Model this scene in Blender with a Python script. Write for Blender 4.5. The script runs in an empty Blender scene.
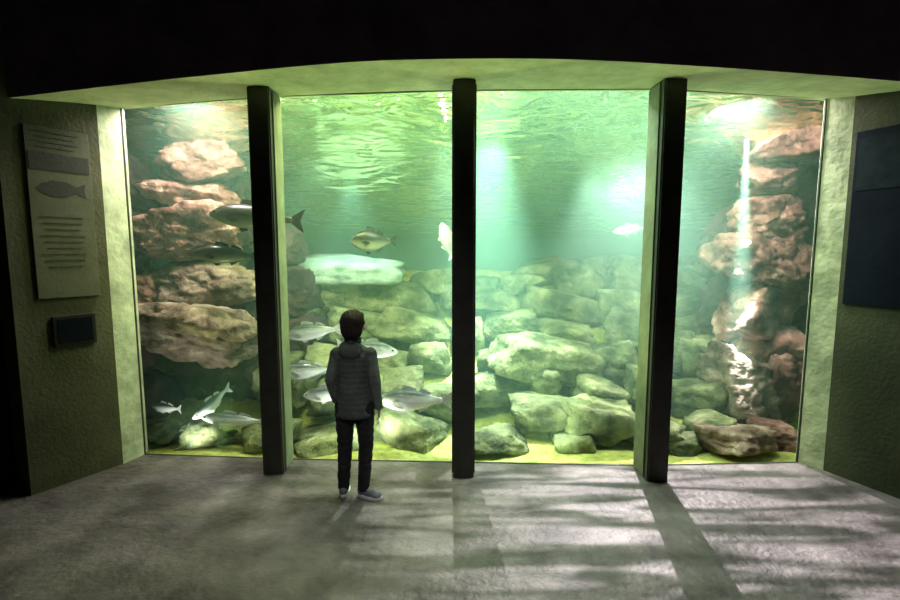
import bpy, bmesh, math, random
from mathutils import Vector, Matrix, noise, Euler
sc = bpy.context.scene
sc.view_settings.view_transform = 'Standard'
random.seed(7)
R = math.radians

# ---------------------------------------------------------------- helpers
def link(o):
    sc.collection.objects.link(o); return o
def new_obj(name, me, label=None, cat=None, kind=None, parent=None, group=None):
    o = bpy.data.objects.new(name, me); link(o)
    if label: o["label"] = label
    if cat: o["category"] = cat
    if kind: o["kind"] = kind
    if group: o["group"] = group
    if parent: o.parent = parent
    return o
def mesh_from(verts, faces, name="m", mat=None, smooth=False):
    me = bpy.data.meshes.new(name); me.from_pydata(verts, [], faces); me.update()
    bm = bmesh.new(); bm.from_mesh(me); bmesh.ops.recalc_face_normals(bm, faces=bm.faces); bm.to_mesh(me); bm.free()
    if mat: me.materials.append(mat)
    if smooth:
        for p in me.polygons: p.use_smooth = True
    return me
def bm_mesh(bm, name, mat=None, smooth=False):
    me = bpy.data.meshes.new(name); bm.to_mesh(me); bm.free()
    if mat: me.materials.append(mat)
    if smooth:
        for p in me.polygons: p.use_smooth = True
    return me
def box_bm(bm, c, s, rot=None):
    m = Matrix.Translation(c)
    if rot: m = m @ rot.to_4x4()
    m = m @ Matrix.Diagonal((s[0], s[1], s[2], 1))
    return bmesh.ops.create_cube(bm, size=1, matrix=m)['verts']
def box_mesh(c, s, mat, bevel=0.0, name="box"):
    bm = bmesh.new(); box_bm(bm, c, s)
    if bevel: bmesh.ops.bevel(bm, geom=bm.edges[:], offset=bevel, segments=2, affect='EDGES', profile=.6)
    return bm_mesh(bm, name, mat)
def prism(poly, z0, z1, mat, name="prism"):
    n = len(poly)
    v = [(p[0], p[1], z0) for p in poly] + [(p[0], p[1], (z1 if not isinstance(z1, (list, tuple)) else z1[i])) for i, p in enumerate(poly)]
    f = [list(range(n)), list(range(n, 2*n))] + [[i, (i+1) % n, n+(i+1) % n, n+i] for i in range(n)]
    return mesh_from(v, f, name, mat)

# ---------------------------------------------------------------- materials
def mat_new(name):
    m = bpy.data.materials.new(name); m.use_nodes = True
    nt = m.node_tree; nt.nodes.clear()
    out = nt.nodes.new("ShaderNodeOutputMaterial")
    return m, nt, out
def proc(name, c1, c2, scale=5, rough=.7, bump=.2, bscale=30, metal=0.0, lo=.35, hi=.65, rand=0.0, stretch=(1, 1, 1), spec=.3, c3=None, bd=.02):
    m, nt, out = mat_new(name); N = nt.nodes.new; L = nt.links.new
    b = N("ShaderNodeBsdfPrincipled"); L(b.outputs[0], out.inputs[0])
    b.inputs["Roughness"].default_value = rough; b.inputs["Metallic"].default_value = metal
    b.inputs["Specular IOR Level"].default_value = spec
    tc = N("ShaderNodeTexCoord"); mp = N("ShaderNodeMapping"); mp.inputs["Scale"].default_value = stretch
    L(tc.outputs["Object"], mp.inputs[0])
    vec = mp.outputs[0]
    if rand:
        oi = N("ShaderNodeObjectInfo"); va = N("ShaderNodeVectorMath"); va.operation = 'MULTIPLY_ADD'
        cx = N("ShaderNodeCombineXYZ"); mm = N("ShaderNodeMath"); mm.operation = 'MULTIPLY'; mm.inputs[1].default_value = 37
        L(oi.outputs["Random"], mm.inputs[0]); L(mm.outputs[0], cx.inputs[0]); L(mm.outputs[0], cx.inputs[1])
        va.operation = 'ADD'; L(vec, va.inputs[0]); L(cx.outputs[0], va.inputs[1]); vec = va.outputs[0]
    n = N("ShaderNodeTexNoise"); n.inputs["Scale"].default_value = scale; n.inputs["Detail"].default_value = 6; n.inputs["Roughness"].default_value = .62
    L(vec, n.inputs["Vector"])
    cr = N("ShaderNodeValToRGB"); e = cr.color_ramp.elements
    e[0].position = lo; e[0].color = (*c1, 1); e[1].position = hi; e[1].color = (*c2, 1)
    if c3: x = e.new(min(hi+.12, .99)); x.color = (*c3, 1)
    L(n.outputs[0], cr.inputs[0]); col = cr.outputs[0]
    if rand:
        hs = N("ShaderNodeHueSaturation"); mr = N("ShaderNodeMapRange")
        mr.inputs[3].default_value = 1-rand; mr.inputs[4].default_value = 1+rand
        L(oi.outputs["Random"], mr.inputs[0]); L(mr.outputs[0], hs.inputs["Value"]); L(col, hs.inputs["Color"]); col = hs.outputs[0]
    L(col, b.inputs["Base Color"])
    n2 = N("ShaderNodeTexNoise"); n2.inputs["Scale"].default_value = bscale; n2.inputs["Detail"].default_value = 5
    L(vec, n2.inputs["Vector"])
    bp = N("ShaderNodeBump"); bp.inputs["Strength"].default_value = bump; bp.inputs["Distance"].default_value = bd
    L(n2.outputs[0], bp.inputs["Height"]); L(bp.outputs[0], b.inputs["Normal"])
    return m

M_floor = proc("concrete_floor", (.055, .046, .046), (.18, .16, .16), 2.6, .55, .8, 20, spec=.3, c3=(.26, .24, .23))
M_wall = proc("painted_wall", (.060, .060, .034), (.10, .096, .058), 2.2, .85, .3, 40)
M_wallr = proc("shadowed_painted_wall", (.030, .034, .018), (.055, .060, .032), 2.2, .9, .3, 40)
M_dark = proc("dark_ceiling_paint", (.016, .010, .017), (.028, .020, .030), 4, .85, .2, 30)
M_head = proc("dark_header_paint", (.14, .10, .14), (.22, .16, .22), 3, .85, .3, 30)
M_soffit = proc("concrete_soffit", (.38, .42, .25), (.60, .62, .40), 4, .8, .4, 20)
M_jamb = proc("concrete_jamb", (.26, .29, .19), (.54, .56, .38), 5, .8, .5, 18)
M_clad = proc("pale_green_post_paint", (.13, .15, .09), (.21, .24, .15), 5, .7, .2, 30)
M_steel = proc("dark_painted_steel", (.022, .022, .018), (.040, .040, .032), 6, .45, .1, 60, spec=.5)
M_tank = proc("tank_wall", (.07, .16, .13), (.12, .25, .19), 1.6, .9, .4, 8)
M_bed = proc("lime_lit_gravel_bed", (.26, .30, .07), (.60, .64, .18), 6, .9, .8, 40)  # lime glow along the tank bottom put into the gravel colour
M_rockg = proc("green_lit_limestone", (.045, .06, .025), (.25, .28, .13), 3.2, .85, 1.0, 11, rand=.35, c3=(.48, .50, .28), bd=.05, lo=.38, hi=.60)  # yellow-green cast of the water light put into the rock colour, with algae
M_rockp = proc("pink_brown_limestone", (.075, .028, .022), (.34, .19, .145), 3.4, .8, 1.0, 8, rand=.25, c3=(.64, .45, .37), bd=.06, lo=.38, hi=.58)
M_rockt = proc("tan_grey_limestone", (.085, .055, .04), (.36, .27, .20), 3.4, .8, 1.0, 8, rand=.2, c3=(.72, .61, .49), bd=.06, lo=.38, hi=.58)
M_rockd = proc("shaded_gap_rock", (.022, .014, .013), (.10, .06, .05), 3.2, .8, 1.0, 9, rand=.2, bd=.05)  # dark rock copy; shade of the gaps put into its colour
M_white = proc("glare_pale_rock", (.16, .25, .18), (.36, .50, .38), 5, .8, .8, 16)  # white glare on the shelf top put into the rock colour
M_seal = proc("black_rubber_seal", (.02, .022, .018), (.04, .042, .035), 12, .6, .1, 50)

# water surface seen from below
M_surf, nt, out = mat_new("rippled_water_surface"); N = nt.nodes.new; L = nt.links.new
g = N("ShaderNodeBsdfGlossy"); g.inputs["Roughness"].default_value = .03; g.inputs["Color"].default_value = (.92, .90, .58, 1)
tc = N("ShaderNodeTexCoord"); mp = N("ShaderNodeMapping"); mp.inputs["Scale"].default_value = (1.1, 2.4, 1)
L(tc.outputs["Object"], mp.inputs[0])
n1 = N("ShaderNodeTexNoise"); n1.inputs["Scale"].default_value = 2.3; n1.inputs["Detail"].default_value = 2; n1.inputs["Distortion"].default_value = .6
L(mp.outputs[0], n1.inputs["Vector"])
bp = N("ShaderNodeBump"); bp.inputs["Strength"].default_value = 1; bp.inputs["Distance"].default_value = .055
L(n1.outputs[0], bp.inputs["Height"]); L(bp.outputs[0], g.inputs["Normal"])
tr = N("ShaderNodeBsdfTransparent"); mx = N("ShaderNodeMixShader"); mx.inputs[0].default_value = .25
L(g.outputs[0], mx.inputs[1]); L(tr.outputs[0], mx.inputs[2]); L(mx.outputs[0], out.inputs[0])

# ---------------------------------------------------------------- room shell
GL = [(-2.66, 3.94), (-1.38, 3.84), (.105, 3.78), (1.56, 3.72), (2.91, 3.78)]
ZT = [2.915, 2.975, 3.0, 2.99, 2.94]
new_obj("floor", prism([(-6, -2.5), (6, -2.5), (6, 3.6), (2.97, 3.78), (1.56, 3.74), (.105, 3.8), (-1.38, 3.86), (-2.72, 3.96), (-6, 3.9)], -.15, 0, M_floor), kind="structure")
new_obj("ceiling", box_mesh((0, .8, 3.75), (12, 6.8, .1), M_dark), kind="structure")
new_obj("wall_rear", box_mesh((0, -2.55, 1.85), (12, .1, 3.7), M_dark), kind="structure")
new_obj("wall_ray_seal", box_mesh((0, 2.7, 1.7), (12.6, 11, 4.4), M_dark), kind="structure")  # unseen outer box added to stop rays leaking out of the set

def wall(name, p1, p2, th, mat, z0=0, z1=3.7):
    p1, p2 = Vector(p1), Vector(p2); d = (p2-p1).normalized(); n = Vector((-d.y, d.x))*th
    return new_obj(name, prism([p1, p2, p2+n, p1+n], z0, z1, mat), kind="structure")
LC = Vector((-2.72, 3.75)); LU = Vector((-.52, -.854)).normalized()
RC = Vector((3.02, 3.64)); RU = Vector((.40, -.916)).normalized()
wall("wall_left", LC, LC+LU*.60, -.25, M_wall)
wall("wall_left_side", (-5.9, 3.2), (-5.9, -2.5), -.1, M_dark)
wall("wall_left_recess", LC+LU*.60+Vector((-.23, .1)), (-5.9, 3.25), -.1, M_dark)
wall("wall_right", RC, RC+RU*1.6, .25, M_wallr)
wall("wall_right_side", RC+RU*1.6, (5.2, -2.5), .1, M_dark)
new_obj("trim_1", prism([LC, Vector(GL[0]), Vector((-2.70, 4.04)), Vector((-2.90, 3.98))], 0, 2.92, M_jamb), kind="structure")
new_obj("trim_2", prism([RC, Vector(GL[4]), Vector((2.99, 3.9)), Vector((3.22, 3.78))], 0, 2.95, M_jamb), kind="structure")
fe0 = [(-3.14, 3.30, 2.775), (-2.45, 3.33, 2.865), (-1.72, 3.30, 2.93), (-.7, 3.17, 2.97), (.05, 3.12, 2.975), (.8, 3.12, 2.97), (1.64, 3.19, 2.955), (2.5, 3.20, 2.90), (3.3, 3.16, 2.82)]
be0 = [(-2.98, 4.0, 2.90), (-2.5, 3.96, 2.92), (-1.72, 3.90, 2.96), (-.7, 3.85, 2.99), (.105, 3.82, 3.0), (.8, 3.79, 2.997), (1.64, 3.76, 2.988), (2.4, 3.80, 2.96), (3.25, 3.86, 2.93)]
def cr_(pts, k=6):
    P = [Vector(p) for p in pts]; P = [2*P[0]-P[1]]+P+[2*P[-1]-P[-2]]; o = []
    for i in range(1, len(P)-2):
        for j in range(k):
            t = j/k; a, b, c, d = P[i-1:i+3]
            o.append(.5*((2*b)+(c-a)*t+(2*a-5*b+4*c-d)*t*t+(3*b-a-3*c+d)*t**3))
    o.append(P[-2]); return o
fe = cr_(fe0); be = cr_(be0)
v = []; f = []
n = len(fe)
for a, b in zip(fe, be):
    v += [tuple(a), tuple(b), (b[0], b[1], 3.7), (a[0], a[1], 3.7)]
mi = []
for i in range(n-1):
    o = 4*i; q = o+4
    f += [(o, q, q+1, o+1), (o+1, q+1, q+2, o+2), (o+3, o+2, q+2, q+3), (o, o+3, q+3, q)]; mi += [1, 0, 0, 0]
f += [(0, 1, 2, 3), (4*n-4, 4*n-1, 4*n-2, 4*n-3)]; mi += [0, 0]
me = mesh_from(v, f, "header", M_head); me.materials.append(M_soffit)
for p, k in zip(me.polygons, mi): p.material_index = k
new_obj("wall_header", me, kind="structure")
wall("wall_header_side", (-6, 3.42), (-3.1, 3.42), .3, M_dark, 2.6, 3.7)
for i in range(4):
    a = Vector((*GL[i], 0)); b = Vector((*GL[i+1], 0)); bm = bmesh.new()
    d = (b-a); ln = d.length; ang = math.atan2(d.y, d.x); rot = Euler((0, 0, ang)).to_matrix()
    for (p, q) in (((0, 0), (ln, 0)), ((ln, 0), (ln, ZT[i+1])), ((ln, ZT[i+1]), (0, ZT[i])), ((0, ZT[i]), (0, 0))):
        p_ = Vector((p[0], 0, p[1])); q_ = Vector((q[0], 0, q[1])); e = (q_-p_); m = e.length
        rr = Euler((0, -math.atan2(e.z, e.x), 0)).to_matrix()
        mat = Matrix.Translation(a) @ rot.to_4x4() @ Matrix.Translation((p_+q_)/2) @ rr.to_4x4() @ Matrix.Diagonal((m+.008, .014, .008, 1))
        bmesh.ops.create_cube(bm, size=1, matrix=mat)
    new_obj("window_%d" % (i+1), bm_mesh(bm, "seal", M_seal), kind="structure")

for (x, y, w, ang, zt, lab, cl) in [(-1.41, 3.70, .160, 3, 2.96, "dark steel window post with pale green inner side beside the child", 1),
                       (.105, 3.64, .160, 0, 2.985, "dark painted steel window post in the middle of the tank window", 0),
                       (1.595, 3.58, .160, -1, 2.98, "dark steel window post with pale green side near stone bank", -1)]:
    bm = bmesh.new()
    vs_ = box_bm(bm, (0, 0, zt/2), (w, .27, zt))
    bmesh.ops.bevel(bm, geom=[e for e in bm.edges if abs(e.verts[0].co.z-e.verts[1].co.z) > 1], offset=.010, segments=3, affect='EDGES')
    o = new_obj("window_post", bm_mesh(bm, "post", M_steel), lab, "pillar", group="window posts")
    o.location = (x, y, 0); o.rotation_euler = (0, 0, R(ang))
    for s in ((cl,) if cl else (-1, 1)):
        new_obj("side_panel", box_mesh((s*(w/2+.005), .025, zt/2), (.01, .20, zt-.03), M_clad if cl else M_steel, .003), "pale green painted side panel" if cl else None, parent=o)

# ---------------------------------------------------------------- tank
wall("wall_tank_left", (-2.76, 4.08), (-4.1, 4.5), .10, M_tank, -.4, 3.75)
wall("wall_tank_left_side", (-4.1, 4.5), (-4.1, 7.8), .12, M_tank, -.4, 3.75)
wall("wall_tank_right", (3.02, 3.94), (4.5, 4.3), -.10, M_tank, -.4, 3.75)
wall("wall_tank_right_side", (4.5, 4.3), (4.5, 7.8), -.12, M_tank, -.4, 3.75)
wall("wall_tank_back", (-4.2, 7.75), (4.6, 7.75), .12, M_tank, -.4, 3.75)
new_obj("ceiling_tank", box_mesh((0, 6.0, 3.78), (9.4, 4.4, .1), M_dark), kind="structure")
v = []; f = []; nx, ny = 60, 40
for j in range(ny):
    Y = 3.83 + (7.75-3.83)*j/(ny-1)
    for i in range(nx):
        X = -4.15 + 8.7*i/(nx-1)
        side = max(0, abs(X+.1)-1.6)/1.5
        z = -.08 + max(0, (Y-4.55))/1.72*(1-.45*min(1, side if X < 0 else 0))
        z = min(z, 1.45) + .05*noise.noise(Vector((X*1.6, Y*1.6, 0)))
        v.append((X, Y+.0, z if Y > 4.0 else min(z, -.03)))
for j in range(ny-1):
    for i in range(nx-1):
        a = j*nx+i; f.append((a, a+1, a+nx+1, a+nx))
new_obj("floor_tank", mesh_from(v, f, "bed", M_bed, True), kind="structure")
v = []; f = []; nx, ny = 120, 60
for j in range(ny):
    t = j/(ny-1); Y = 3.9+3.78*t
    for i in range(nx):
        X = -4.08+8.5*i/(nx-1)
        z = 3.20 - 1.24*(t**.85)
        z += .012*noise.noise(Vector((X*1.0, Y*3.2, 3)))
        v.append((X, Y, z))
for j in range(ny-1):
    for i in range(nx-1):
        a = j*nx+i; f.append((a, a+1, a+nx+1, a+nx))
new_obj("water_surface", mesh_from(v, f, "surf", M_surf, True), "rippled underside of the tank water surface", "water surface", kind="stuff")

# ---------------------------------------------------------------- rocks
def rock_mesh(w, h, d, seed, mat, rough=.05, sub=4, flat=False):
    rnd = random.Random(seed)
    pl = []
    for _ in range(7 if flat else 9):
        nrm = Vector((rnd.gauss(0, 1), rnd.gauss(0, 1), rnd.gauss(0, 1))).normalized()
        pl.append((nrm, rnd.uniform(.80, 1.02) if flat else rnd.uniform(.76, .98)))
    for ax in ((0, 0, 1), (0, 0, -1), (1, 0, 0), (-1, 0, 0), (0, -1, 0)):
        jj = .10 if flat else .24
        nrm = (Vector(ax)+Vector((rnd.gauss(0, jj), rnd.gauss(0, jj), rnd.gauss(0, jj)))).normalized()
        pl.append((nrm, rnd.uniform(.70, .80)))
    bm = bmesh.new(); bmesh.ops.create_icosphere(bm, subdivisions=sub, radius=1)
    off = Vector((seed*3.7 % 50, seed*1.3 % 50, 0))
    for vv in bm.verts:
        dd = vv.co.normalized(); r = 1.30
        for nrm, k in pl:
            c = dd.dot(nrm)
            if c > .05: r = min(r, k/c)
        q = Vector((dd.x*w, dd.y*d, dd.z*h*1.6))*r
        dv = noise.voronoi(q*2.6+off)[0]
        crack = min(1, (dv[1]-dv[0])*6)
        q2 = Vector((dd.x*w, dd.y*d, dd.z*h*2.2))*r
        r *= 1 + rough*1.1*noise.noise(dd*1.9+off) + rough*.9*noise.noise(q2*4+off) + rough*.6*noise.noise(q2*9+off) + rough*.35*noise.noise(q2*19+off) - rough*.9*(1-crack)
        vv.co = Vector((dd.x*w/2, dd.y*d/2, dd.z*h/2))*r*1.12
    return bm_mesh(bm, "rock", mat, True)
cnt = 0
def rock(x, y, z, w, h, mat, label, group, d=None, rot=0, tilt=0, rough=.07, sub=4, flat=False):
    global cnt; cnt += 1
    d = d or w*.75
    o = new_obj("rock", rock_mesh(w, h, d, cnt, mat, rough, sub, flat), label, "rock", group=group)
    o.location = (x, y, z); o.rotation_euler = (R(random.uniform(-6, 6)), R(tilt), R(rot))
    return o
G = "green-tinted boulders of the stone bank"
SC = {0: (.0, 4.42), 1: (.3, 4.87), 2: (.55, 5.25), 3: (.8, 5.65), 4: (1.08, 6.2), 5: (1.3, 6.7), 6: (1.45, 7.08)}
rows = {
 0: [(-1.66, .62, .26), (-1.05, .85, .30), (-.42, .75, .26), (.48, .55, .26), (1.15, .45, .22), (1.98, .55, .28), (2.45, .5, .28)],
 1: [(-1.7, .6, .35), (-1.1, .65, .34), (-.55, .6, .36), (-.05, .5, .34), (.45, .5, .3), (.97, .58, .33), (1.55, .58, .40), (2.06, .48, .38), (2.6, .55, .42)],
 2: [(-1.9, .7, .38), (-1.3, .6, .36), (-.72, .7, .38), (-.16, .55, .36), (.5, .55, .34), (1.1, 1.0, .36), (1.9, .66, .52), (2.42, .5, .4), (2.9, .6, .48)],
 3: [(-1.85, .75, .4), (-1.1, .8, .4), (-.36, .75, .4), (.25, .5, .3), (.75, .8, .4), (1.42, .65, .34), (2.25, .7, .4), (3.0, .7, .44)],
 4: [(-1.9, .7, .4), (-1.2, .7, .35), (-.6, .85, .42), (0.1, .6, .36), (.6, .7, .36), (1.45, 1.02, .4), (2.3, .75, .44), (3.0, .7, .4), (3.7, .7, .4)],
 5: [(-2.3, .8, .42), (-.15, .7, .4), (.45, .6, .34), (1.05, .7, .34), (1.85, .85, .42), (2.65, .85, .42), (3.5, .8, .42)],
 6: [(-3.0, .8, .4), (-2.0, .9, .4), (-1.1, .9, .34), (1.3, .8, .46), (1.95, .8, .55), (2.7, .9, .55), (3.5, .9, .5)],
}
labs = ["yellow-green boulder stacked in the sloping stone bank", "blocky green-tinted boulder wedged among others on the bank", "blocky pale green boulder resting on the stone bank"]
for k, lst in rows.items():
    z, y = SC[k]
    for i, (x, w, h) in enumerate(lst):
        rock(x+random.uniform(-.08, .08), y+random.uniform(-.14, .08), z+random.uniform(-.08, .07), w*random.uniform(.85, 1.3), h*random.uniform(.9, 1.35), M_rockg, labs[(i+k) % 3], G, d=w*.8, rot=random.uniform(-20, 20), tilt=random.uniform(-14, 14), rough=.065, flat=(i+k) % 3 == 1)
rock(.95, 4.6, .13, .72, .36, M_rockg, "broad yellow-green boulder low on the stone bank", G)
rock(1.45, 4.5, .11, .86, .42, M_rockg, "large rounded green boulder low on the stone bank", G)
rock(-1.22, 6.05, 1.50, 1.40, .34, M_white, "flat-topped rock shelf under the water, top glare put into its pale colour", "pale shelf", d=1.0, rough=.07)
rock(-1.25, 6.15, 1.24, 1.45, .50, M_rockg, "broad green block supporting the pale flat shelf", G, d=1.0, flat=True)
PG = "pink-brown boulders of the tall rock stack"
def prow(lst, grp):
    for (x, y, z, w, h, m, lab, rt, tl) in lst:
        rock(x, y, z, w, h, m, lab, grp, rot=rt, tilt=tl, rough=.085, sub=5)
prow([
 (-2.70, 4.92, 1.93, 1.10, .60, M_rockp, "wide pink-brown boulder high in the rock stack", 5, -4),
 (-2.48, 4.92, 1.43, .96, .50, M_rockt, "rounded grey-brown boulder in the middle of the stack", -8, 3),
 (-2.52, 4.78, .92, 1.36, .58, M_rockt, "long pale ledge boulder jutting from the rock stack", 0, 9),
 (-2.62, 5.0, 2.33, .84, .36, M_rockp, "flat reddish slab near the top of the stack", 0, 3),
 (-2.58, 4.95, 2.64, .86, .42, M_rockp, "flat reddish slab touching the water surface", 8, -4),
 (-3.20, 4.85, 1.38, .50, .42, M_rockp, "small pinkish boulder beside the larger stack", 0, 0),
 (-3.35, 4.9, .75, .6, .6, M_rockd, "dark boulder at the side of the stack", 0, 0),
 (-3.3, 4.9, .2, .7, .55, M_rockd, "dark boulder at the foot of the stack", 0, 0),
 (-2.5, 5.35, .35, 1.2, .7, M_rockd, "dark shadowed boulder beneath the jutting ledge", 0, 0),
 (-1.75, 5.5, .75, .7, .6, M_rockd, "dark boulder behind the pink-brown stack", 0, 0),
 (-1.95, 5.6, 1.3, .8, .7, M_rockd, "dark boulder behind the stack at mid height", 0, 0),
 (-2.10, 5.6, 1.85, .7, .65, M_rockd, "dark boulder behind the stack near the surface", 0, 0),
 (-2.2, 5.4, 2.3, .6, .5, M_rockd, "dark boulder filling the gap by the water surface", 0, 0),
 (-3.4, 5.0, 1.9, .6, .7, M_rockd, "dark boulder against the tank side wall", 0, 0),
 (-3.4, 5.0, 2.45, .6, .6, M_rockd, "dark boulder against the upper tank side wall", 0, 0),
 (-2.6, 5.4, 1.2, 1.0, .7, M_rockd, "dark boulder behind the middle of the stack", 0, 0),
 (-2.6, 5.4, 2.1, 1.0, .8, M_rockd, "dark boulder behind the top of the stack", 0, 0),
 (-2.28, 4.4, .03, .68, .30, M_rockg, "low rounded boulder on the tank bed under the stack", 0, 0),
 (-2.9, 4.55, -.02, .5, .2, M_rockg, "flat stone on the tank bed beside the wall", 0, 0),
], PG)
prow([
 (3.30, 4.95, 2.14, .72, .48, M_rockp, "pink boulder crowning the lit rock column", 0, -5),
 (3.20, 4.93, 1.72, .86, .62, M_rockp, "large craggy pink boulder in the lit column", 10, 5),
 (3.42, 4.98, 1.34, .72, .56, M_rockp, "wedge-shaped brown boulder in the lit column", 10, 5),
 (3.18, 4.90, 1.12, .62, .72, M_rockp, "upright brown boulder in the middle of the column", 20, 8),
 (3.32, 4.95, .76, .74, .54, M_rockp, "squat brown boulder low in the column", 0, -8),
 (3.00, 4.72, .38, .62, .88, M_rockt, "tall upright pale boulder at the column foot", 0, -6),
 (3.42, 4.76, .40, .54, .86, M_rockp, "reddish upright boulder at the column foot", 0, 4),
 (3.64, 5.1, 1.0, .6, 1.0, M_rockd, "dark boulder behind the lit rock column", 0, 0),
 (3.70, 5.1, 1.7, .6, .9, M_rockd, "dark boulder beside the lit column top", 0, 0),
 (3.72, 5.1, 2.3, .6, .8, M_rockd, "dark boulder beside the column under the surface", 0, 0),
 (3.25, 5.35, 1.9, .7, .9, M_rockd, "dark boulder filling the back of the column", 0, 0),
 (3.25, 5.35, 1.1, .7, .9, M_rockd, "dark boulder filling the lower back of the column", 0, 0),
 (3.28, 4.95, 2.52, .62, .38, M_rockp, "small pink slab touching the water surface", 0, 4),
 (3.40, 4.75, 2.80, .70, .34, M_rockp, "pink slab mimicking a rock reflection at the tank top", 0, 4),  # stands in for the column's reflection in the water surface
 (2.60, 4.20, .04, .68, .30, M_rockt, "low pale boulder against the glass", 0, 0),
 (2.15, 4.25, -.02, .4, .18, M_rockg, "small flat green stone on the tank bed", 0, 0),
 (3.05, 4.3, .02, .45, .28, M_rockp, "low brown stone by the column foot", 0, 0),
], "boulders of the lit rock column")

# ---------------------------------------------------------------- fish
def fish_mat(name, back, side, belly, rough=.35, metal=.0):
    m, nt, out = mat_new(name); N = nt.nodes.new; L = nt.links.new
    b = N("ShaderNodeBsdfPrincipled"); L(b.outputs[0], out.inputs[0]); b.inputs["Roughness"].default_value = rough; b.inputs["Metallic"].default_value = metal
    tc = N("ShaderNodeTexCoord"); sp = N("ShaderNodeSeparateXYZ"); L(tc.outputs["Generated"], sp.inputs[0])
    n = N("ShaderNodeTexNoise"); n.inputs["Scale"].default_value = 9; L(tc.outputs["Generated"], n.inputs["Vector"])
    ma = N("ShaderNodeMath"); ma.operation = 'MULTIPLY_ADD'; ma.inputs[1].default_value = .16; L(n.outputs[0], ma.inputs[0]); L(sp.outputs[2], ma.inputs[2])
    cr = N("ShaderNodeValToRGB"); e = cr.color_ramp.elements
    e[0].position = .30; e[0].color = (*belly, 1); e[1].position = .88; e[1].color = (*back, 1); x = e.new(.64); x.color = (*side, 1)
    L(ma.outputs[0], cr.inputs[0]); L(cr.outputs[0], b.inputs["Base Color"])
    vo = N("ShaderNodeTexVoronoi"); vo.inputs["Scale"].default_value = 90; L(tc.outputs["Object"], vo.inputs["Vector"])
    bp = N("ShaderNodeBump"); bp.inputs["Strength"].default_value = .25; bp.inputs["Distance"].default_value = .003; L(vo.outputs[0], bp.inputs["Height"]); L(bp.outputs[0], b.inputs["Normal"])
    return m
F_silver = fish_mat("silver_fish_skin", (.07, .10, .10), (.74, .80, .80), (.94, .96, .95), rough=.2)
F_dark = fish_mat("dark_fish_skin", (.008, .009, .005), (.020, .022, .011), (.16, .17, .11))
F_olive = fish_mat("olive_fish_skin", (.006, .007, .002), (.018, .020, .005), (.40, .40, .26))
F_pale = fish_mat("pale_olive_fish_skin", (.10, .10, .04), (.40, .40, .22), (.80, .80, .66))
F_white = fish_mat("white_fish_skin", (.7, .75, .7), (.9, .92, .88), (.95, .95, .92))
M_fins = proc("pale_fin", (.50, .55, .52), (.78, .83, .80), 20, .5, .3, 60, stretch=(1, 1, 4))
M_find = proc("dark_fin", (.01, .01, .008), (.03, .03, .02), 20, .5, .3, 60)
M_eye = proc("fish_eye", (.01, .01, .01), (.02, .02, .02), 5, .1, 0, 5, spec=.8)
PROF = [(-.50, .012), (-.485, .03), (-.45, .062), (-.38, .105), (-.28, .145), (-.15, .17), (0, .165), (.12, .14), (.24, .098), (.33, .062), (.40, .043), (.44, .045)]
def bendy(x, bend): return bend*(math.sin((x+.1)*3.2))*max(0, x+.45)
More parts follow.
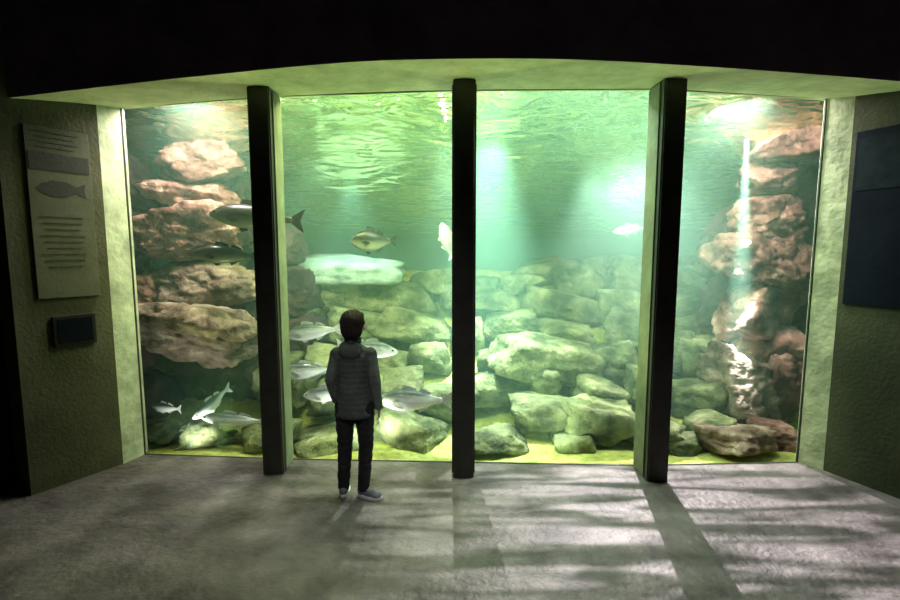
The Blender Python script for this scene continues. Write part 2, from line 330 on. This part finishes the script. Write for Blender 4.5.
def fish(loc, Ln, skin, fin, label, yaw=0, pitch=0, roll=0, deep=1.0, bend=.05):
    seg = 20; v = []; f = []
    for (x, hh) in PROF:
        wd = hh*.62*(1.0 if x < .3 else .55)
        for k in range(seg):
            a = 2*math.pi*k/seg
            zz = math.sin(a)*hh*deep*(1.0 if math.sin(a) > 0 else 1.08) + (-.012 if x < -.4 else 0)
            v.append((x*Ln, (math.cos(a)*wd+bendy(x, bend))*Ln, zz*Ln))
    for i in range(len(PROF)-1):
        for k in range(seg):
            a = i*seg+k; b = i*seg+(k+1) % seg; f.append((a, b, b+seg, a+seg))
    f.append(list(range(seg))); f.append(list(range((len(PROF)-1)*seg, len(PROF)*seg)))
    me = mesh_from(v, f, "fish", skin, True)
    o = new_obj("fish", me, label, "fish", group="fish swimming in the tank")
    o.location = loc; o.rotation_euler = (R(roll), R(pitch), R(yaw))
    md = o.modifiers.new("s", 'SUBSURF'); md.levels = 1; md.render_levels = 1
    def fin_mesh(outline, name, thick=.006, yfun=None, xf=None):
        n = len(outline); vv = []
        for s in (-1, 1):
            for (x, z) in outline:
                p = Vector((x, bendy(x, bend)+s*thick/2, z))
                if xf: p = xf(p)
                vv.append((p.x*Ln, p.y*Ln, p.z*Ln))
        ff = [list(range(n)), list(range(2*n-1, n-1, -1))]+[[i, (i+1) % n, n+(i+1) % n, n+i] for i in range(n)]
        new_obj(name, mesh_from(vv, ff, name, fin), parent=o)
    fin_mesh([(.42, .03), (.47, .065), (.54, .115), (.58, .135), (.555, .07), (.53, 0), (.555, -.07), (.58, -.135), (.54, -.115), (.47, -.065), (.42, -.03)], "tail_fin")
    d = deep
    fin_mesh([(-.16, .15*d), (-.12, .235*d), (-.06, .225*d), (-.01, .215*d), (.06, .185*d), (.07, .145*d), (0, .15*d)], "dorsal_fin")
    fin_mesh([(.10, .135*d), (.13, .19*d), (.20, .165*d), (.27, .12*d), (.27, .075*d)], "rear_dorsal_fin")
    fin_mesh([(.08, -.14*d), (.12, -.205*d), (.18, -.17*d), (.26, -.10*d), (.24, -.08*d)], "anal_fin")
    fin_mesh([(-.16, -.16*d), (-.12, -.23*d), (-.05, -.21*d), (-.06, -.16*d)], "pelvic_fin")
    for s in (-1, 1):
        def xf(p, s=s): return Vector((p.x, s*(.095+(p.x+.27)*.35)+p.y*.2, p.z))
        fin_mesh([(-.27, -.03), (-.20, .0), (-.12, -.03), (-.10, -.075), (-.17, -.085), (-.25, -.06)], "pectoral_fin", xf=xf)
        bm = bmesh.new(); bmesh.ops.create_uvsphere(bm, u_segments=12, v_segments=8, radius=.017*Ln)
        bmesh.ops.translate(bm, verts=bm.verts, vec=(-.415*Ln, (s*.047+bendy(-.41, bend))*Ln, .022*Ln*deep))
        new_obj("eye", bm_mesh(bm, "eye", M_eye, True), parent=o)
    return o
fish((-1.76, 4.25, 2.07), .78, F_dark, M_find, "long dark fish swimming near the glass behind a post", pitch=5, deep=.80)
fish((-2.06, 4.30, 1.735), .54, F_dark, M_find, "dark fish with pale belly beside the pink boulders", pitch=4, deep=.90, yaw=12)
fish((-.80, 4.9, 1.87), .46, F_olive, M_find, "plump olive fish with white belly above the shelf", yaw=22, deep=1.4, bend=.1)
fish((-.03, 5.0, 1.88), .38, F_pale, M_fins, "pale olive fish tilted upward beside the middle post", pitch=70, yaw=30, deep=1.2)
fish((2.43, 6.4, 2.05), .54, F_white, M_fins, "bright white fish lit near the water surface", yaw=15, pitch=-6, deep=.75)
fish((-1.30, 4.30, 1.02), .52, F_silver, M_fins, "silver fish swimming beside the child's head", pitch=-5, deep=.85)
fish((-1.32, 4.25, .66), .52, F_silver, M_fins, "silver fish partly behind the window post", pitch=3, yaw=10, deep=.85)
fish((-.34, 4.05, .45), .62, F_silver, M_fins, "large silver fish swimming low beside the child", pitch=2, deep=.92)
fish((-2.28, 4.4, .30), .46, F_silver, M_fins, "silver fish turning away beneath the ledge", yaw=60, pitch=-20, deep=.85, bend=.2)
fish((-2.75, 4.4, .26), .34, F_silver, M_fins, "small silver fish low beside the tank wall", yaw=-20, deep=.8)
fish((-1.98, 4.13, .24), .56, F_silver, M_fins, "slender silver fish swimming just above the bed", pitch=6, deep=.65)
fish((-.76, 4.35, .85), .54, F_silver, M_fins, "silver fish swimming beyond the child", pitch=-6, deep=.85, yaw=180)
fish((-1.12, 4.2, .46), .46, F_silver, M_fins, "silver fish swimming low beyond the child", pitch=-3, deep=.9)

# ---------------------------------------------------------------- child
cx, cy = -.680, 3.25
def cap(bm, p1, r1, p2, r2, sx=1, sy=1):
    p1, p2 = Vector(p1), Vector(p2); L_ = (p2-p1).length; n = max(2, int(L_/(min(r1, r2)*.35))+1)
    for i in range(n+1):
        t = i/n; r = r1+(r2-r1)*t
        m = Matrix.Translation(p1.lerp(p2, t)) @ Matrix.Diagonal((r*sx, r*sy, r, 1))
        bmesh.ops.create_icosphere(bm, subdivisions=2, radius=1, matrix=m)
def ell(bm, c, s, rot=None, sub=3):
    m = Matrix.Translation(c)
    if rot: m = m @ Euler(rot).to_matrix().to_4x4()
    bmesh.ops.create_icosphere(bm, subdivisions=sub, radius=1, matrix=m @ Matrix.Diagonal((*s, 1)))
def remeshed(bm, voxel, mat, smooth=4, disp=None, clip=None):
    me = bpy.data.meshes.new("t"); bm.to_mesh(me); bm.free()
    o = bpy.data.objects.new("t", me); link(o)
    md = o.modifiers.new("r", 'REMESH'); md.mode = 'VOXEL'; md.voxel_size = voxel
    if smooth: s = o.modifiers.new("s", 'SMOOTH'); s.iterations = smooth; s.factor = .5
    bpy.context.view_layer.update()
    dg = bpy.context.evaluated_depsgraph_get()
    m2 = bpy.data.meshes.new_from_object(o.evaluated_get(dg))
    bpy.data.objects.remove(o)
    b2 = bmesh.new(); b2.from_mesh(m2)
    if disp:
        b2.normal_update()
        for vv in b2.verts: vv.co += vv.normal*disp(vv.co)
    if clip:
        for (co, no) in clip:
            r = bmesh.ops.bisect_plane(b2, geom=b2.verts[:]+b2.edges[:]+b2.faces[:], plane_co=co, plane_no=no, clear_outer=True)
            ed = [e for e in r['geom_cut'] if isinstance(e, bmesh.types.BMEdge)]
            if ed: bmesh.ops.edgeloop_fill(b2, edges=ed)
    b2.to_mesh(m2); b2.free(); m2.materials.clear(); m2.materials.append(mat)
    for p in m2.polygons: p.use_smooth = True
    return m2
M_skin = proc("skin", (.48, .28, .20), (.56, .34, .25), 8, .55, .1, 60)
M_hair = proc("dark_hair", (.012, .008, .006), (.030, .019, .014), 30, .5, .6, 120, stretch=(3, 3, .5))
M_jack = proc("grey_green_jacket", (.045, .055, .048), (.075, .09, .078), 8, .85, .4, 60)
M_trou = proc("black_trousers", (.010, .010, .012), (.020, .020, .024), 12, .85, .5, 60)
M_shoe = proc("dark_grey_shoe", (.10, .11, .15), (.20, .22, .28), 20, .6, .3, 70)
M_sole = proc("pale_sole", (.6, .6, .6), (.75, .75, .73), 20, .6, .2, 60)
hipL, hipR = (-.07, 0, .66), (.07, 0, .66)
knL, knR = (-.080, .02, .37), (.070, .03, .37)
anL, anR = (-.090, -.01, .08), (.06, -.02, .08)
shL, shR = (-.118, 0, 1.045), (.118, 0, 1.045)
elL, elR = (-.160, -.02, .860), (.155, -.03, .860)
wrL, wrR = (-.150, .06, .69), (.168, .02, .665)
bm = bmesh.new()
ell(bm, (0, 0, .70), (.110, .082, .10)); ell(bm, (0, 0, .82), (.095, .070, .12)); ell(bm, (0, 0, .96), (.105, .075, .12))
cap(bm, (-.09, 0, 1.045), .036, (0, 0, 1.075), .042); cap(bm, (.09, 0, 1.045), .036, (0, 0, 1.075), .042)
cap(bm, (0, 0, 1.07), .045, (0, .01, 1.17), .036)
ell(bm, (0, .01, 1.250), (.072, .088, .095)); ell(bm, (0, .035, 1.195), (.052, .058, .055))
ell(bm, (0, .100, 1.232), (.010, .014, .016)); ell(bm, (0, .098, 1.215), (.014, .010, .009))
ell(bm, (0, .090, 1.190), (.020, .008, .006))
for s in (-1, 1):
    ell(bm, (s*.080, .0, 1.235), (.010, .017, .026), (0, 0, s*.4))
for a, k, n_, w_ in ((hipL, knL, anL, 0), (hipR, knR, anR, 0)):
    cap(bm, a, .066, k, .045); cap(bm, k, .045, n_, .028)
for s, e_, w_ in ((shL, elL, wrL), (shR, elR, wrR)):
    cap(bm, s, .036, e_, .027); cap(bm, e_, .027, w_, .019)
footdir = {0: Vector((-.15, .98, 0)), 1: Vector((.93, -.26, 0))}
for i, an in enumerate((anL, anR)):
    cap(bm, (an[0], an[1], .05), .028, tuple(Vector((an[0], an[1], .035))+footdir[i]*.11), .02)
for s, w_, fwd in ((-1, wrL, Vector((.05, .25, -.97))), (1, wrR, Vector((.02, .18, -.98)))):
    w_ = Vector(w_); fwd.normalize(); side = Vector((0, 1, 0)) - fwd*fwd.y; side.normalize()
    palm = w_+fwd*.035
    cap(bm, w_, .019, palm, .021, sx=.65); cap(bm, palm+side*.012, .016, palm+fwd*.03+side*.016, .014, sx=.65); cap(bm, palm-side*.012, .016, palm+fwd*.03-side*.016, .013, sx=.65)
    inn = Vector((-s, 0, 0))
    for q, (off, ln) in enumerate([(.022, .042), (.0075, .048), (-.0075, .044), (-.022, .034)]):
        b0 = palm+fwd*.034+side*off; b1 = b0+fwd*ln*.5+inn*.004; b2_ = b1+fwd*ln*.42+inn*.013
        cap(bm, b0, .0068, b1, .0062); cap(bm, b1, .0062, b2_, .0052)
    t0 = palm+side*.016-fwd*.008; t1 = t0+side*.018+fwd*.02+inn*.008; t2 = t1+fwd*.022+side*.003+inn*.005
    cap(bm, t0, .009, t1, .0078); cap(bm, t1, .0078, t2, .006)
child = new_obj("person", remeshed(bm, .0045, M_skin, 3), "standing child in grey-green jacket and black trousers watching the fish", "person")
child.location = (cx, cy, 0)
child.rotation_euler = (0, 0, R(-4))
bm = bmesh.new()
ell(bm, (0, 0, .69), (.118, .092, .10))
for a, k, n_ in ((hipL, knL, anL), (hipR, knR, anR)):
    cap(bm, a, .076, k, .056, sy=1.0); cap(bm, k, .056, (n_[0], n_[1], .07), .044)
def fold(co): return .004*math.sin(co.z*95+4*noise.noise(co*9))*max(0, noise.noise(co*6)+.35)+.003*noise.noise(co*16)
new_obj("trousers", remeshed(bm, .008, M_trou, 4, fold, [((0, 0, .055), (0, 0, -1)), ((0, 0, .76), (0, 0, 1))]), "black slim trousers", parent=child)
bm = bmesh.new()
for q in range(12):
    t = q/11; z = .60+.42*t
    ell(bm, (0, 0, z), (.130-.006*math.sin(t*3.14)-.010*t*t, .106-.004*t, .07))
for s in (-1, 1):
    cap(bm, (s*.104, -.003, 1.030), .052, (s*.03, 0, 1.085), .048)
cap(bm, (0, 0, 1.08), .056, (0, .0, 1.13), .050)
ell(bm, (0, -.085, 1.075), (.080, .034, .052)); ell(bm, (-.045, -.062, 1.105), (.036, .034, .034)); ell(bm, (.045, -.062, 1.105), (.036, .034, .034))
for s, e_, w_ in ((shL, elL, wrL), (shR, elR, wrR)):
    cap(bm, s, .052, e_, .046); cap(bm, e_, .046, w_, .034)
def fold2(co): return .005*math.sin(co.z*24+co.x*34+7*noise.noise(co*5))*max(0, noise.noise(co*5+Vector((3, 0, 0)))+.25)+.007*noise.noise(co*8)
jm = remeshed(bm, .006, M_jack, 3, fold2, [((0, 0, .605), (0, 0, -1)), ((0, 0, 1.155), (0, 0, 1))])
M_sleeve = proc("paler_grey_sleeve", (.07, .083, .075), (.12, .14, .125), 8, .85, .4, 60)
jm.materials.append(M_sleeve)
for p in jm.polygons:
    c = p.center
    if abs(c.x) > .126 and c.z < 1.04: p.material_index = 1
new_obj("jacket", jm, "hooded dark grey-green jacket with slightly paler sleeves", parent=child)
def ringband(name, z, rx, ry, hh, mat, parent):
    v = []; f = []; n = 40
    for k in range(n):
        a = 2*math.pi*k/n
        for (dr, dz) in ((0, 0), (.006, .004), (.006, hh-.004), (0, hh)):
            v.append(((rx+dr)*math.cos(a), (ry+dr)*math.sin(a), z+dz))
    for k in range(n):
        for j in range(3):
            a = k*4+j; b = ((k+1) % n)*4+j; f.append((a, b, b+1, a+1))
    return new_obj(name, mesh_from(v, f, name, mat, True), parent=parent)
M_rib = proc("dark_ribbing", (.03, .035, .03), (.06, .07, .06), 40, .9, .4, 80)
ringband("hem_band", .600, .128, .104, .03, M_rib, child)
ringband("collar", 1.125, .054, .052, .034, M_rib, child)
bm = bmesh.new()
ell(bm, (0, -.008, 1.270), (.083, .096, .088)); ell(bm, (0, -.035, 1.225), (.074, .066, .074)); ell(bm, (0, .055, 1.305), (.060, .045, .034))
cap(bm, (-.025, -.045, 1.175), .03, (.025, -.045, 1.175), .03)
hm = remeshed(bm, .006, M_hair, 3, lambda co: .005*math.sin(math.atan2(co.x, co.y+.02)*26+3*noise.noise(co*20))+.008*noise.noise(co*22), None)
b2 = bmesh.new(); b2.from_mesh(hm)
dl = [v_ for v_ in b2.verts if v_.co.y > .062 and v_.co.z < 1.272]
bmesh.ops.delete(b2, geom=dl, context='VERTS'); b2.to_mesh(hm); b2.free()
new_obj("hair", hm, "short dark brown hair", parent=child)
for s in (-1, 1):
    bm = bmesh.new(); bmesh.ops.create_uvsphere(bm, u_segments=14, v_segments=10, radius=.010)
    bmesh.ops.translate(bm, verts=bm.verts, vec=(s*.027, .089, 1.248)); new_obj("eye", bm_mesh(bm, "eye", M_eye, True), parent=child)
    new_obj("eyebrow", box_mesh((s*.028, .094, 1.268), (.026, .008, .005), M_hair, .002), parent=child)
for i, an in enumerate((anL, anR)):
    d = footdir[i].normalized(); ang = math.atan2(d.y, d.x)
    sh = bmesh.new()
    ell(sh, (-.01, 0, .052), (.040, .034, .042)); ell(sh, (.05, 0, .038), (.065, .034, .030)); ell(sh, (.10, 0, .032), (.042, .036, .024)); cap(sh, (0, 0, .06), .034, (0, 0, .085), .036)
    mm = remeshed(sh, .005, M_shoe, 3, None, [((0, 0, .016), (0, 0, -1)), ((0, 0, .10), (0, 0, 1))])
    so = new_obj("shoe", mm, "dark grey trainer with pale sole", parent=child)
    so.location = (an[0], an[1], 0); so.rotation_euler = (0, 0, ang)
    v = []; n = 32
    for zz, k in ((0, .96), (.006, 1.0), (.022, 1.0), (.026, .97)):
        for q in range(n):
            a = 2*math.pi*q/n; x = math.cos(a); y = math.sin(a)
            wd = .034+.006*x
            v.append((.05+.098*x*k, y*wd*k*(1.1), zz))
    f = [list(range(n)), list(range(3*n, 4*n))]
    for r_ in range(3):
        for q in range(n): f.append((r_*n+q, r_*n+(q+1) % n, (r_+1)*n+(q+1) % n, (r_+1)*n+q))
    new_obj("sole", mesh_from(v, f, "sole", M_sole, True), "pale rubber sole", parent=so)
    lb = bmesh.new()
    for q in range(3): box_bm(lb, (.035+.02*q, 0, .068-.007*q), (.006, .036, .005), Euler((0, .35, 0)).to_matrix())
    new_obj("laces", bm_mesh(lb, "laces", M_sole), "pale laces", kind="stuff", parent=so)

# ---------------------------------------------------------------- signs
M_panel = proc("faded_panel", (.080, .082, .052), (.112, .112, .075), 3, .7, .1, 40)
M_band = proc("panel_band", (.030, .030, .025), (.045, .043, .037), 5, .6, .1, 40)
M_ink = proc("panel_ink", (.045, .044, .032), (.06, .057, .045), 5, .6, .1, 40)
M_bluep = proc("dark_blue_panel", (.003, .005, .010), (.006, .009, .015), 3, .7, .1, 30, spec=.05)
M_frame = proc("black_frame", (.010, .009, .008), (.02, .018, .016), 6, .5, .1, 50)
def place(o, C, U, t, ang, z):
    nrm = Vector((math.sin(ang), -math.cos(ang)))
    p = C+U*t+nrm*.003
    o.location = (p.x, p.y, z); o.rotation_euler = (0, 0, ang)
angL = math.atan2(.854, .52); angR = math.atan2(-.916, .40)
o = new_obj("information_panel", box_mesh((0, -.008, 0), (.385, .016, 1.22), M_panel, .003), "tall faded wall panel with a fish picture and text lines", "sign")
place(o, LC, LU, .27, angL, 2.03)
new_obj("title_band", box_mesh((0, -.018, .37), (.36, .004, .12), M_band), "dark title band", parent=o)
bm = bmesh.new()
for k in range(4): box_bm(bm, (-.02, -.018, .575-.035*k), (.28-.05*(k % 2), .004, .006))
for k in range(9): box_bm(bm, (-.01, -.018, -.02-.045*k), (.27-.03*(k % 3), .004, .005))
new_obj("text", bm_mesh(bm, "text", M_ink), "small illegible text lines", kind="stuff", parent=o)
bm = bmesh.new()
pts = [(-.15, .0), (-.12, .035), (-.05, .062), (.03, .058), (.09, .025), (.15, .055), (.14, 0), (.15, -.05), (.09, -.02), (.02, -.055), (-.06, -.055), (-.12, -.03)]
fv = [bm.verts.new((x, -.0185, z+.18)) for x, z in pts]; ff = bm.faces.new(fv)
r = bmesh.ops.extrude_face_region(bm, geom=[ff]); bmesh.ops.translate(bm, verts=[g_ for g_ in r['geom'] if isinstance(g_, bmesh.types.BMVert)], vec=(0, .003, 0))
new_obj("fish_picture", bm_mesh(bm, "pic", M_band), "dark printed fish picture", parent=o)
o = new_obj("framed_plaque", box_mesh((0, -.012, 0), (.27, .024, .23), M_frame, .005), "small dark framed plaque below the tall panel", "sign")
place(o, LC, LU, .26, angL, 1.17)
new_obj("plaque_face", box_mesh((0, -.026, 0), (.22, .004, .18), M_bluep), "dark glossy plaque face", parent=o)
o = new_obj("information_panel", box_mesh((0, -.008, 0), (.52, .016, 1.28), M_bluep, .003), "tall dark blue wall panel with dim upper picture", "sign")
place(o, RC, RU, .30, angR, 2.0)
new_obj("upper_picture", box_mesh((0, -.018, .40), (.48, .004, .38), proc("dim_blue_picture", (.004, .008, .012), (.010, .017, .020), 9, .7, .1, 30, spec=.05)), "dim blue-green picture", parent=o)

# ---------------------------------------------------------------- lights
def light(name, typ, loc, tgt, energy, color, **kw):
    d = bpy.data.lights.new(name, typ); d.energy = energy; d.color = color
    for k, val in kw.items(): setattr(d, k, val)
    o = bpy.data.objects.new(name, d); link(o); o.location = loc
    o.rotation_euler = (Vector(tgt)-Vector(loc)).to_track_quat('-Z', 'Y').to_euler()
    return o
light("tank_lamp", 'AREA', (-.75, 4.04, 3.10), (-.75, 5.6, .5), 112, (.88, 1, .45), shape='RECTANGLE', size=1.6, size_y=.15)
light("tank_lamp", 'AREA', (1.1, 4.0, 3.08), (1.1, 5.6, .5), 110, (.72, 1, .76), shape='RECTANGLE', size=1.8, size_y=.15)
light("tank_lamp", 'AREA', (-2.1, 4.15, 3.05), (-2.6, 5.1, 1.2), 60, (1, .93, .88), shape='RECTANGLE', size=.5, size_y=.1)
light("tank_lamp", 'AREA', (2.40, 4.15, 3.02), (3.1, 5.1, 1.0), 68, (1, .93, .88), shape='RECTANGLE', size=.5, size_y=.1)
light("tank_lamp", 'SPOT', (2.82, 4.60, 2.84), (2.90, 4.66, 1.0), 9500, (.88, .97, 1), spot_size=R(10), spot_blend=1, shadow_soft_size=.02)
light("tank_lamp", 'SPOT', (.42, 4.9, 3.4), (.38, 4.95, 0), 11000, (.76, 1, .95), spot_size=R(42), spot_blend=1, shadow_soft_size=.05)
light("tank_lamp", 'SPOT', (-1.2, 5.75, 2.70), (-1.2, 5.95, 1.5), 620, (.70, 1, .98), spot_size=R(75), spot_blend=.9, shadow_soft_size=.02)
light("glint_lamp", 'POINT', (-.05, 4.55, 2.66), (0, 4, 0), 5, (.9, 1, 1), shadow_soft_size=.03)
light("bed_fill", 'SPOT', (-.7, 3.85, .02), (-.7, 3.3, 3.0), 95, (.80, 1, .36), spot_size=R(80), spot_blend=.8, shadow_soft_size=.03)  # this and the next three: uplights added to brighten the soffit
light("bed_fill", 'SPOT', (-2.0, 3.93, .02), (-2.1, 3.5, 3.0), 52, (.85, 1, .42), spot_size=R(70), spot_blend=.8, shadow_soft_size=.03)
light("bed_fill", 'SPOT', (1.0, 3.81, .02), (1.0, 3.3, 3.0), 82, (.80, 1, .40), spot_size=R(80), spot_blend=.8, shadow_soft_size=.03)
light("bed_fill", 'SPOT', (2.2, 3.80, .02), (2.3, 3.4, 3.0), 52, (.85, 1, .42), spot_size=R(70), spot_blend=.8, shadow_soft_size=.03)
light("bed_fill", 'SPOT', (-.75, 3.90, .03), (-.70, 5.0, .9), 46, (.95, 1, .85), spot_size=R(120), spot_blend=.8, shadow_soft_size=.03)  # from here: front fills added to brighten the low fish and rocks
light("bed_fill", 'SPOT', (.95, 3.85, .03), (1.1, 5.0, .9), 20, (.80, 1, .70), spot_size=R(120), spot_blend=.8, shadow_soft_size=.03)
light("bed_fill", 'SPOT', (-2.3, 3.99, .03), (-2.5, 5.0, .8), 16, (1, 1, .9), spot_size=R(120), spot_blend=.8, shadow_soft_size=.03)
light("jamb_fill", 'SPOT', (2.3, 3.90, 3.03), (-2.70, 3.90, 1.5), 125, (.95, 1, .74), spot_size=R(28), spot_blend=.9, shadow_soft_size=.03)  # pair of spots added to brighten the opposite jambs
light("jamb_fill", 'SPOT', (-2.0, 3.95, 3.04), (3.0, 3.78, 1.5), 115, (.9, 1, .64), spot_size=R(28), spot_blend=.9, shadow_soft_size=.03)
light("glow_fill", 'SPOT', (2.6, 3.93, 3.00), (-.9, 3.25, 0), 420, (.92, 1, .84), spot_size=R(30), spot_blend=1, shadow_soft_size=.03)  # spot added to throw the child's shadow leftward and light the floor
light("room_fill", 'AREA', (-.5, .2, 3.5), (-.6, 3, .9), 2.4, (1, .97, .94), shape='RECTANGLE', size=.6, size_y=.4, spread=R(40))  # unseen fill added to keep the child's back readable
def gobo(o, rot=0):
    d = o.data; d.use_nodes = True; nt = d.node_tree; N = nt.nodes.new; L = nt.links.new
    em = [x for x in nt.nodes if x.type == 'EMISSION'][0]
    g_ = N("ShaderNodeNewGeometry"); sp = N("ShaderNodeSeparateXYZ"); L(g_.outputs["Incoming"], sp.inputs[0])
    dx = N("ShaderNodeMath"); dx.operation = 'DIVIDE'; L(sp.outputs[0], dx.inputs[0]); L(sp.outputs[2], dx.inputs[1])
    dy = N("ShaderNodeMath"); dy.operation = 'DIVIDE'; L(sp.outputs[1], dy.inputs[0]); L(sp.outputs[2], dy.inputs[1])
    cb = N("ShaderNodeCombineXYZ"); L(dx.outputs[0], cb.inputs[0]); L(dy.outputs[0], cb.inputs[1])
    mp = N("ShaderNodeMapping"); mp.inputs["Scale"].default_value = (2.0, 16, 1); mp.inputs["Rotation"].default_value = (0, 0, R(rot)); L(cb.outputs[0], mp.inputs[0])
    n = N("ShaderNodeTexNoise"); n.inputs["Scale"].default_value = 1.6; n.inputs["Detail"].default_value = 1; n.inputs["Distortion"].default_value = .9; L(mp.outputs[0], n.inputs["Vector"])
    mr = N("ShaderNodeMapRange"); mr.inputs[1].default_value = .45; mr.inputs[2].default_value = .60; mr.inputs[3].default_value = .12; mr.inputs[4].default_value = 2.2
    L(n.outputs[0], mr.inputs[0]); L(mr.outputs[0], em.inputs["Strength"])
gobo(light("ripple_lamp", 'SPOT', (2.10, 6.6, 3.55), (1.75, 2.6, 0), 9500, (1, .94, .95), spot_size=R(44), spot_blend=1, shadow_soft_size=.015))
gobo(light("ripple_lamp", 'SPOT', (.0, 6.0, 3.45), (.3, 3.3, 0), 2600, (.94, 1, .85), spot_size=R(36), spot_blend=1, shadow_soft_size=.015))
gobo(light("ripple_lamp", 'SPOT', (-1.3, 5.6, 3.45), (-1.7, 3.6, 0), 750, (1, .97, .92), spot_size=R(32), spot_blend=1, shadow_soft_size=.015))

# water haze: position-bounded scattering medium inside the tank, below the water surface
w = bpy.data.worlds.new("w"); sc.world = w; w.use_nodes = True; nt = w.node_tree; N = nt.nodes.new; L = nt.links.new
nt.nodes["Background"].inputs[0].default_value = (0, 0, 0, 1); nt.nodes["Background"].inputs[1].default_value = 0
wo = [x for x in nt.nodes if x.type == 'OUTPUT_WORLD'][0]
g_ = N("ShaderNodeNewGeometry"); sp = N("ShaderNodeSeparateXYZ"); L(g_.outputs["Position"], sp.inputs[0])
gt = N("ShaderNodeMath"); gt.operation = 'GREATER_THAN'; gt.inputs[1].default_value = 3.95; L(sp.outputs[1], gt.inputs[0])
sl = N("ShaderNodeMath"); sl.operation = 'MULTIPLY_ADD'; sl.inputs[1].default_value = .31; L(sp.outputs[1], sl.inputs[0]); L(sp.outputs[2], sl.inputs[2])
lt = N("ShaderNodeMath"); lt.operation = 'LESS_THAN'; lt.inputs[1].default_value = 4.30; L(sl.outputs[0], lt.inputs[0])
pr = N("ShaderNodeMath"); pr.operation = 'MULTIPLY'; L(gt.outputs[0], pr.inputs[0]); L(lt.outputs[0], pr.inputs[1])
d1 = N("ShaderNodeMath"); d1.operation = 'MULTIPLY'; d1.inputs[1].default_value = .15; L(pr.outputs[0], d1.inputs[0])
d2 = N("ShaderNodeMath"); d2.operation = 'MULTIPLY'; d2.inputs[1].default_value = .10; L(pr.outputs[0], d2.inputs[0])
vs = N("ShaderNodeVolumeScatter"); vs.inputs["Color"].default_value = (.48, 1.0, .70, 1); vs.inputs["Anisotropy"].default_value = .25; L(d1.outputs[0], vs.inputs["Density"])
va = N("ShaderNodeVolumeAbsorption"); va.inputs["Color"].default_value = (.40, 1.0, .62, 1); L(d2.outputs[0], va.inputs["Density"])
ad = N("ShaderNodeAddShader"); L(vs.outputs[0], ad.inputs[0]); L(va.outputs[0], ad.inputs[1]); L(ad.outputs[0], wo.inputs["Volume"])

cam = bpy.data.cameras.new("cam"); cam.sensor_width = 36; cam.lens = 36*470/900; cam.clip_start = .05
co = bpy.data.objects.new("cam", cam); link(co); co.location = (0, 0, 1.767); co.rotation_euler = (R(90-6), 0, 0)
sc.camera = co
